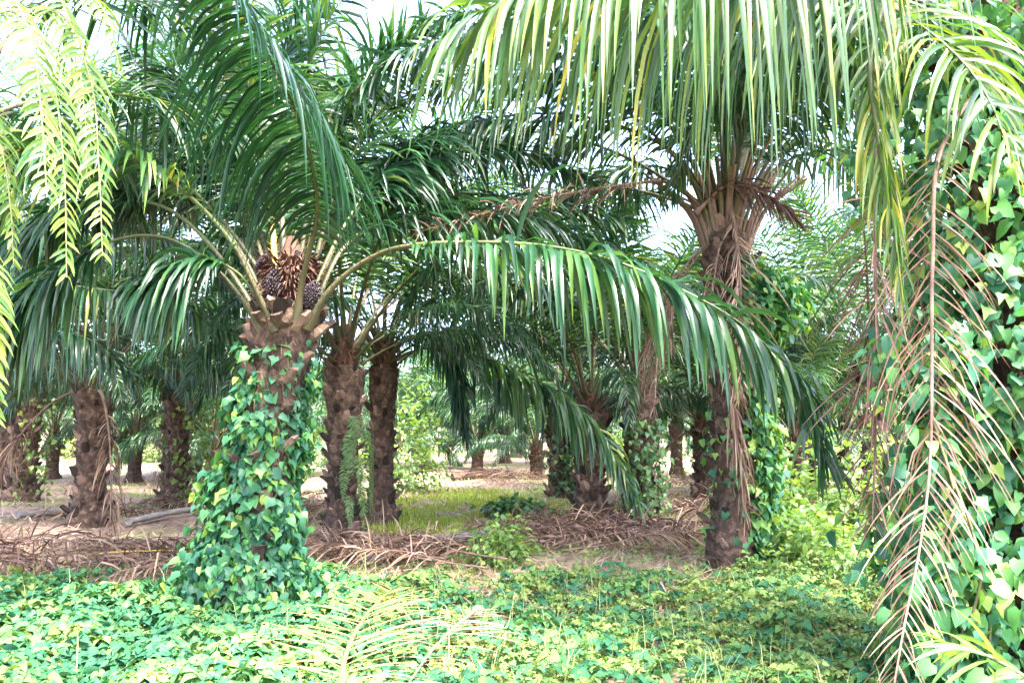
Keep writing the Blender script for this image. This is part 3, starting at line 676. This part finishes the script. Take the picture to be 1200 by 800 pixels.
# ------------------------------------------------------------------ ferns growing on trunks
def fern(name, label, group, stems, matn, seed, L, W, n=26, droop=.5, loc=None, split=False):
    r = np.random.default_rng(seed); base = np.array(stems[0][0]) if loc is None else np.array(loc)
    t_ = thing(name, base, label, 'fern', group)
    for st in stems:
        P = resample(np.array(st) - base, 30); G = Geo(); tube(G, P, np.linspace(.006, .0025, 30), 5)
        o = link('frond', G.mesh('frond', [M['stem']]), t_)
        V, tt = leaflets(P, r, n, L, W, 3, .08, droop=droop, plum=.15, fwd=(5, 30), lift=0, twist=15, tint=(.5, .22), tipt=0)
        if split:
            for a, b in zip(V, tt):
                G = Geo(); add_leaflets(G, a[None], b[None]); link('leaflet', G.mesh('leaflet', [M[matn]]), o)
        else:
            G = Geo(); add_leaflets(G, V, tt); link('leaflets', G.mesh('leaflets', [M[matn]]), o)['kind'] = 'stuff'
    return t_
lt = LB + (.1, -.2, 0)
fern('fern', 'bright yellow green fern hanging high from the near palm at the edge', None,
     [tp((-60, 20, 3.9), (20, 20, 3.6), (60, 90, 3.4), (75, 200, 3.35), (78, 325, 3.35)), tp((-60, 30, 3.9), (60, 10, 3.7), (105, 90, 3.6), (116, 200, 3.55), (120, 300, 3.55)),
      tp((-70, 10, 3.8), (0, -10, 3.4), (35, 40, 3.2), (48, 130, 3.15), (55, 230, 3.1)), tp((-40, -60, 3.8), (60, -40, 3.6), (120, 10, 3.5), (140, 80, 3.5)), tp((-60, -30, 4.2), (30, -50, 4.1), (80, 20, 4.0), (98, 120, 4.0), (102, 210, 4.0))], 'fern', 71, .2, .02, 54, 1.0, split=True)
fern('fern', 'yellow green fern fronds hanging lower on the near palm at the edge', None,
     [tp((-90, 250, 3.4), (-40, 270, 3.1), (-14, 340, 3.0), (-8, 420, 3.0), (-6, 490, 3.0)), tp((-90, 100, 3.8), (-30, 110, 3.6), (0, 170, 3.5), (12, 240, 3.5), (16, 310, 3.5))], 'fern', 72, .17, .02, 50, 1.0, split=True)
stems = []
rr = np.random.default_rng(73)
for k in range(26):
    z = rr.uniform(.7, 1.9); a = rr.uniform(-1.4, .6); c = m1x(z) + np.array(m1.location); o_ = np.array((math.cos(a), math.sin(a), 0))
    l = rr.uniform(.35, .7); stems.append([c + o_ * .25, c + o_ * (.35 + .1 * l) + (0, 0, .04), c + o_ * .45 + (0, 0, -l * .5), c + o_ * .46 + (0, 0, -l)])
fern('fern', 'green sword fern growing down the side of the dark trunk', None, stems, 'fern_dark', 74, .09, .022, 22, .4)

# ------------------------------------------------------------------ ground cover, grass, litter
def patch(x, y): return .5 + .25 * np.sin(x * 1.1 + .6 * y) + .2 * np.sin(x * 2.3 - y * 1.7 + 1) + .15 * np.sin(x * 5 + y * 4)
r = np.random.default_rng(101)
def cover_edge(x): return 8.35 + .75 * sm((x + 2) / 2.5) + .25 * np.sin(x * 2.1) + .15 * np.sin(x * 5)
def scatter(n, x0, x1, y0, y1, test):
    out = []
    while sum(map(len, out)) < n:
        x = r.uniform(x0, x1, n); y = r.uniform(y0, y1, n); k = test(x, y); out.append(np.stack([x[k], y[k]], 1))
    return np.concatenate(out)[:n]
def trio_cover(name, label, xy, hgt, size, tint_f, matn, tilt=.38):
    n = len(xy); x, y = xy.T
    hh = hgt(x, y) * r.uniform(.35, 1, n); z = gh(x, y) + hh
    c = np.stack([x, y, z], 1); nd = nrm(np.stack([r.normal(0, tilt, n), r.normal(-.12, tilt, n), np.ones(n)], 1))
    az = r.uniform(0, 6.283, n); s = r.uniform(size[0], size[1], n); tn = np.clip(tint_f(x, y) + r.normal(0, .22, n), 0, 1)
    G = Geo()
    for off in (-1.9, 0, 1.9):
        a = az + off; yd = np.stack([np.cos(a), np.sin(a), r.normal(-.15, .2, n)], 1)
        place_leaves(c + nrm(yd) * (s * .12)[:, None], yd, nd + r.normal(0, .2, (n, 3)), s * r.uniform(.8, 1.1, n), np.clip(tn + r.normal(0, .06, n), 0, 1), G, r)
    o = link(name, G.mesh(name, [M[matn]])); tag(o, label, kind='stuff'); return o
hg = lambda x, y: .06 + .26 * np.clip(patch(x * .8, y * .9), 0, 1)
clump = lambda x, y: np.sin(x * 3.1 + 2 * np.sin(y * 1.7)) * np.sin(y * 3.7 + 1.5 * np.sin(x * 2.3)) + .5 * np.sin(x * 8 + y * 5) * np.sin(y * 9 - x * 3)
inview = lambda x, y: np.abs(x) < y * .72 + .6
side = lambda x: sm((x + 2.6) / 2.6)        # broad creeper at one side gives way to finer weeds
xy = scatter(17000, -7, 3, 4.1, 9.6, lambda x, y: (y < cover_edge(x) + r.normal(0, .25, len(x))) & inview(x, y) & (r.random(len(x)) < 1 - .9 * side(x)) & (clump(x, y) > -.75))
trio_cover('ground_cover', 'carpet of broad blue green creeper leaves over the foreground', xy, lambda x, y: .06 + .2 * np.clip(.5 + .5 * clump(x, y), 0, 1), (.045, .1), lambda x, y: .36 + .22 * clump(x, y), 'cover', .5)
xy = scatter(36000, -3.5, 7.5, 4.1, 12.5, lambda x, y: (r.random(len(x)) < side(x) * np.where(y > cover_edge(x), np.where(x > 2.4, .6, .1), 1)) & inview(x, y) & (clump(x * 1.2, y * 1.1) > -.6))
trio_cover('undergrowth', 'fine yellow green weeds mixed into the creeper and around the tall palm', xy, lambda x, y: .05 + (.13 + .2 * sm((x - 1.8) / 2)) * np.clip(.4 + .6 * clump(x * 1.3, y), 0, 1.2), (.022, .052), lambda x, y: .8 + .15 * clump(x * .7 + 3, y * .8), 'cover', .65)

def blades(name, label, xy, h, matn, w_=.006, lean=.35, tint=(.5, .2), flat=False):
    n = len(xy); x, y = xy.T; z = gh(x, y); a = r.uniform(0, 6.283, n); hh = r.uniform(h[0], h[1], n)
    p0 = np.stack([x, y, z + (r.uniform(.0, .06, n) if flat else -.01)], 1); d = np.stack([np.cos(a), np.sin(a), 0 * a], 1)
    sdv = np.stack([-np.sin(a), np.cos(a), 0 * a], 1) * (w_ * r.uniform(.6, 1.5, n))[:, None]
    if flat:
        up = r.normal(.05, .12, n); p1 = p0 + d * (hh * .5)[:, None] + np.stack([0 * a, 0 * a, np.abs(up) * hh], 1); p2 = p0 + d * hh[:, None] + np.stack([0 * a, 0 * a, .02 + 0 * a], 1)
    else:
        L_ = np.abs(r.normal(lean, lean * .5, n)); p1 = p0 + d * (hh * L_ * .35)[:, None] + np.stack([0 * a, 0 * a, hh * .6], 1); p2 = p0 + d * (hh * L_)[:, None] + np.stack([0 * a, 0 * a, hh * (1 - .3 * L_)], 1)
    V = np.stack([p0 - sdv, p0 + sdv, p1 - sdv * .8, p1 + sdv * .8, p2], 1); b_ = (np.arange(n) * 5)[:, None]; tt = np.repeat(np.clip(r.normal(tint[0], tint[1], n), 0, 1), 5)
    G = Geo(); G.add(V, b_ + np.array((0, 1, 3, 2)), 0, tt); n0 = G.n - n * 5
    G.f.append(b_ + np.array((2, 3, 4)) + n0); G.m.append(np.zeros(n, int))
    o = link(name, G.mesh(name, [M[matn]])); tag(o, label, kind='stuff')
clump = lambda x, y: np.sin(x * 3.1 + 2 * np.sin(y * 1.7)) * np.sin(y * 3.7 + 1.5 * np.sin(x * 2.3)) + .5 * np.sin(x * 8 + y * 5) * np.sin(y * 9 - x * 3)
gpatch = lambda x, y: np.clip(-.1 + 1.6 * patch(x * 1.6, y * 1.3), 0, 1.2) * np.clip(1.3 - ((x + .6 + .03 * y) / 2.6) ** 2 - ((y - 17) / 5.0) ** 2, 0, 1)
blades('grass', 'sunlit short yellow green grass in the clearing and scattered between the palms',
       np.concatenate([scatter(34000, -5, 4, 12.8, 24, lambda x, y: r.random(len(x)) < gpatch(x, y)), scatter(9000, -12, 12, 8, 30, lambda x, y: r.random(len(x)) < np.clip(patch(x * .6, y * .5) - .45, 0, 1) * 1.5)]), (.03, .13), 'grass', tint=(.5, .28))
blades('weed_grass', 'thin grass stalks and straws poking through the foreground creeper', scatter(2000, -6, 6, 4.4, 10, lambda x, y: r.random(len(x)) < .25 + .75 * sm((x + 2) / 3)), (.18, .46), 'straw_grass', .003, .75)
blades('leaf_litter', 'dry brown palm leaflets strewn over the plantation floor', scatter(15000, -14, 14, 7.5, 30, lambda x, y: r.random(len(x)) < np.clip(1.1 - gpatch(x, y), .1, 1) * np.clip(1.6 - y / 24, .15, 1)), (.2, .6), 'litter', .012, flat=True)

# ------------------------------------------------------------------ cut dead fronds and logs on the ground
def flat_frond(v):   # older ones lie flatter
    r2 = np.random.default_rng(300 + v); L = r2.uniform(2.2, 3.2)
    xx = np.linspace(0, L, 24); P = np.stack([xx, r2.normal(0, .12) * (xx / L) ** 2 * 3, .1 + .1 * np.sin(xx / L * 3.14) + .02 * np.sin(xx * 5 + v)], 1)
    V, tt = leaflets(P, r2, 46, .6, .022, 4, .12, droop=1.1, plum=.45, fwd=(25, 60), lift=.25, twist=50, tint=(.2 + .15 * v, .28), cut=.15, ragged=.35)
    V[..., 2] = np.maximum(V[..., 2], .015 + .02 * r2.random(V.shape[:1])[:, None, None])
    G = Geo(); rachis_geo(G, P, .022, spines=False, mat=0, pet=0); ra = G.mesh('cut_frond', [M['dry_rachis']])
    G = Geo(); add_leaflets(G, V, tt); return ra, G.mesh('leaflets', [M['dry']])
FLAT = [flat_frond(v) for v in range(5)]
def heap(n, x0, x1, y0, y1, label, group, az=(0, .5), lift=.05, seed=0):
    r2 = np.random.default_rng(seed)
    for k in range(n):
        x, y = r2.uniform(x0, x1), r2.uniform(y0, y1); a = r2.normal(*az) + (math.pi if r2.random() < .5 else 0)
        ra, le = FLAT[int(r2.integers(5))]
        px_, py_ = x - math.cos(a) * 1.3, y - math.sin(a) * 1.3
        o = link('cut_frond', ra, None, (px_, py_, float(gh(x, y)) + r2.uniform(-.02, lift) * (1 - abs((y - (y0 + y1) / 2) / (y1 - y0) * 1.6)) + .02), (r2.normal(0, .15), r2.normal(0, .04), a), float(r2.uniform(.75, 1.1)))
        tag(o, label, 'dead frond', group); link('leaflets', le, o)['kind'] = 'stuff'
heap(20, -7.5, -3.0, 9.2, 11.2, 'dry brown cut frond in the heap along the shaded ground before the dark trunks', 'cut fronds heaped in the shade', seed=1)
heap(12, -2.6, -.6, 9.6, 11.2, 'dry brown cut frond beside the flat grey log behind the fruiting palm', 'cut fronds beside the flat grey log', seed=2)
heap(24, .1, 2.7, 10.6, 13.2, 'dry reddish brown cut frond in the pile before the shaggy palm trunk', 'cut fronds piled before the shaggy palm', seed=3, lift=.12)
heap(16, 2.6, 6.5, 13.0, 16.5, 'dry brown cut frond lying behind the tall palm', 'cut fronds lying behind the tall palm', seed=4)
heap(14, -8.5, -3.5, 14.5, 17, 'dry brown cut frond lying around the grey log and dark trunks', 'cut fronds lying near the grey log', seed=5)
heap(16, -1, 5, 22, 27, 'pale dry cut frond lying across the far side of the clearing', 'cut fronds beyond the clearing', seed=6)

def log(name, label, a, b, rad, matn='log', flat=.6):
    r2 = np.random.default_rng(int(abs(a[0]) * 100)); a = np.array(a); b = np.array(b); P = resample([a, (a + b) / 2 + (0, .05, .02), b], 14) - a
    G = Geo(); tube(G, P, rad * (1 + r2.normal(0, .08, 14)), 10, 0, flat); o = link(name, G.mesh(name, [M[matn]]), None, a); tag(o, label, 'log')
def gp(px, py):
    d = EYE / math.tan(math.atan((py - 400) / FPX) - PITCH); p = at(px, py, d); p[2] = gh(p[0], p[1]); return p
log('fallen_log', 'flat pale grey log lying in the open behind the fruiting palm', gp(428, 660) + (0, 0, .1), gp(582, 634) + (0, 0, .1), .16, flat=.4)
log('fallen_log', 'short grey log lying beside the thick dark trunk', gp(150, 616) + (0, 0, .1), gp(238, 602) + (0, 0, .14), .09)
log('fallen_log', 'long dark log lying on the ground at the far end of the clearing', gp(530, 562) + (0, 0, .12), gp(600, 560) + (0, 0, .12), .16, 'bark', .9)
log('fallen_log', 'weathered log end poking out of the heap in the shade', gp(20, 612) + (0, 0, .1), gp(90, 606) + (0, 0, .1), .1)

def ground_frond(pts, label, seed, leafm, rm, n=40, Lmax=.5, W=.03, **kw):
    b = np.array(pts[0]); t_ = tag(link('cut_frond', None, None, b), label, 'dead frond')
    own_frond(t_, pts, seed, True, leafm, n=n, Lmax=Lmax, W=W, rm=rm, pm=rm, r0=.035, dry=True, name='rachis', **kw)
ground_frond([gp(95, 668) + (0, 0, .2), gp(160, 664) + (0, 0, .25), gp(232, 660) + (0, 0, .22)], 'cut frond with a bright yellow stalk lying on the heap in the shade', 81, 'dry', 'yellow', n=20, Lmax=.4, W=.02, droop=.8, start=.1)
ground_frond([gp(395, 850) + (0, 0, .12), gp(405, 800) + (0, 0, .26), gp(428, 765) + (0, 0, .33), gp(458, 728) + (0, 0, .3)], 'straw yellow frond lying on the creeper in the foreground', 82, 'straw', 'straw_stalk', n=40, Lmax=.6, W=.02, droop=.25, lift=.25, start=.03, fwd=(5, 35), plum=.1, twist=14, tint=(.6, .2))
ground_frond([gp(560, 735) + (0, 0, .2), gp(535, 765) + (0, 0, .24), gp(505, 795) + (0, 0, .24), gp(475, 830) + (0, 0, .2)], 'thin brown dead frond lying through the creeper in the foreground', 83, 'dry', 'dry_rachis', n=30, Lmax=.55, W=.009, droop=.35, lift=.1, start=.05, fwd=(-25, -5), plum=.1, twist=20, tint=(.75, .15))
ground_frond([at(1260, 860, 3.6), at(1210, 800, 3.7), at(1150, 765, 3.8), at(1100, 750, 3.95)], 'pale green frond tip reaching in low before the vine covered palm', 84, 'bush', 'rachis', n=18, Lmax=.42, W=.028, droop=.7, lift=.25, start=.1, tint=(.35, .15))

# ------------------------------------------------------------------ bushes between the palms
def bush(px, d, w_, h, label, seed, n=1400, matn='bush', size=(.08, .16), tint=(.5, .22)):
    r2 = np.random.default_rng(seed); b = base_at(px, d); t_ = thing('bush', b, label, 'bush')
    cl = 26; cc = nrm(r2.normal(0, 1, (cl, 3))) * r2.uniform(.4, 1, (cl, 1)); cc[:, 2] = np.abs(cc[:, 2]); k = r2.integers(cl, size=n)
    p = (cc[k] + r2.normal(0, .17, (n, 3))) * np.array((w_ / 2, w_ / 2, h)); p[:, 2] = np.abs(p[:, 2])
    od = nrm(p * np.array((1, 1, .6)) + 1e-3)
    G = Geo(); place_leaves(p, od + r2.normal(0, .5, (n, 3)) + (0, 0, -.4), od * .5 + np.array((0, 0, .8)) + r2.normal(0, .35, (n, 3)), r2.uniform(*size, n), np.clip(r2.normal(*tint, n), 0, 1), G, r2)
    link('foliage', G.mesh('foliage', [M[matn]]), t_)['kind'] = 'stuff'
    G = Geo()
    for q in range(10): tube(G, resample([(0, 0, -.05), cc[q] * (w_ * .2, w_ * .2, h * .5), cc[q] * (w_ / 2, w_ / 2, h)], 8), np.linspace(.02, .005, 8), 5)
    link('stem', G.mesh('stem', [M['stem']]), t_)
bush(478, 21, 2.0, 2.6, 'tall bright green bush behind the slim palm beside the clearing', 1)
bush(605, 15.5, 1.2, .35, 'small dark weed clump in the sunlit grass', 3, 500, 'vine_dark')
bush(905, 12.5, 2.0, 1.1, 'leafy weed clump at the foot of the tall palm', 6, 1300)
bush(960, 9.5, 1.6, .8, 'pale green weed clump between the tall palm and the dead fronds', 7, 1200, size=(.06, .11))
bush(1000, 13, 2.5, 1.6, 'tall green bush before the blackish palm trunk', 8, 1500)
bush(590, 10.2, 1.0, .5, 'small leafy weed by the end of the flat grey log', 10, 500, size=(.06, .1))
bush(880, 27, 5, 3.2, 'tall sunlit thicket behind the tall palm', 12, 2600)
bush(1060, 24, 5, 4.0, 'sunlit thicket behind the hanging dead fronds', 13, 2600)
bush(700, 33, 5, 2.0, 'sunlit thicket far behind the shaggy palm', 14, 2000)
bush(350, 30, 5, 3.0, 'sunlit thicket behind the fruiting palm', 15, 2200)
bush(990, 34, 8, 5.0, 'high sunlit thicket behind the weeds and dark trunk', 19, 3600, size=(.12, .24), tint=(.7, .2))
bush(190, 42, 9, 3.0, 'far sunlit thicket beyond the shaded trunks', 20, 3000, size=(.12, .24), tint=(.7, .2))


# long fronds of the palm beyond the ferns, hanging across the shaded side
lo = [o for o in bpy.data.objects if o.get('label', '').startswith('oil palm beyond the hanging ferns')][0]
own_frond(lo, tp((-70, 290, 11.8), (20, 325, 10.8), (110, 338, 10.2), (200, 352, 9.8), (290, 400, 9.5)), 301, Lmax=.95, W=.046, droop=2.3, tint=(.4, .25))
own_frond(lo, tp((-70, 280, 11.8), (10, 255, 11.0), (120, 258, 10.4), (215, 290, 10.0), (275, 345, 9.8)), 302, Lmax=.95, W=.046, droop=2.3, tint=(.3, .2))
own_frond(lo, tp((-70, 300, 11.8), (-10, 370, 11.0), (50, 385, 10.6), (110, 400, 10.3), (160, 450, 10.2)), 303, Lmax=.9, W=.044, droop=2.3, tint=(.2, .2))
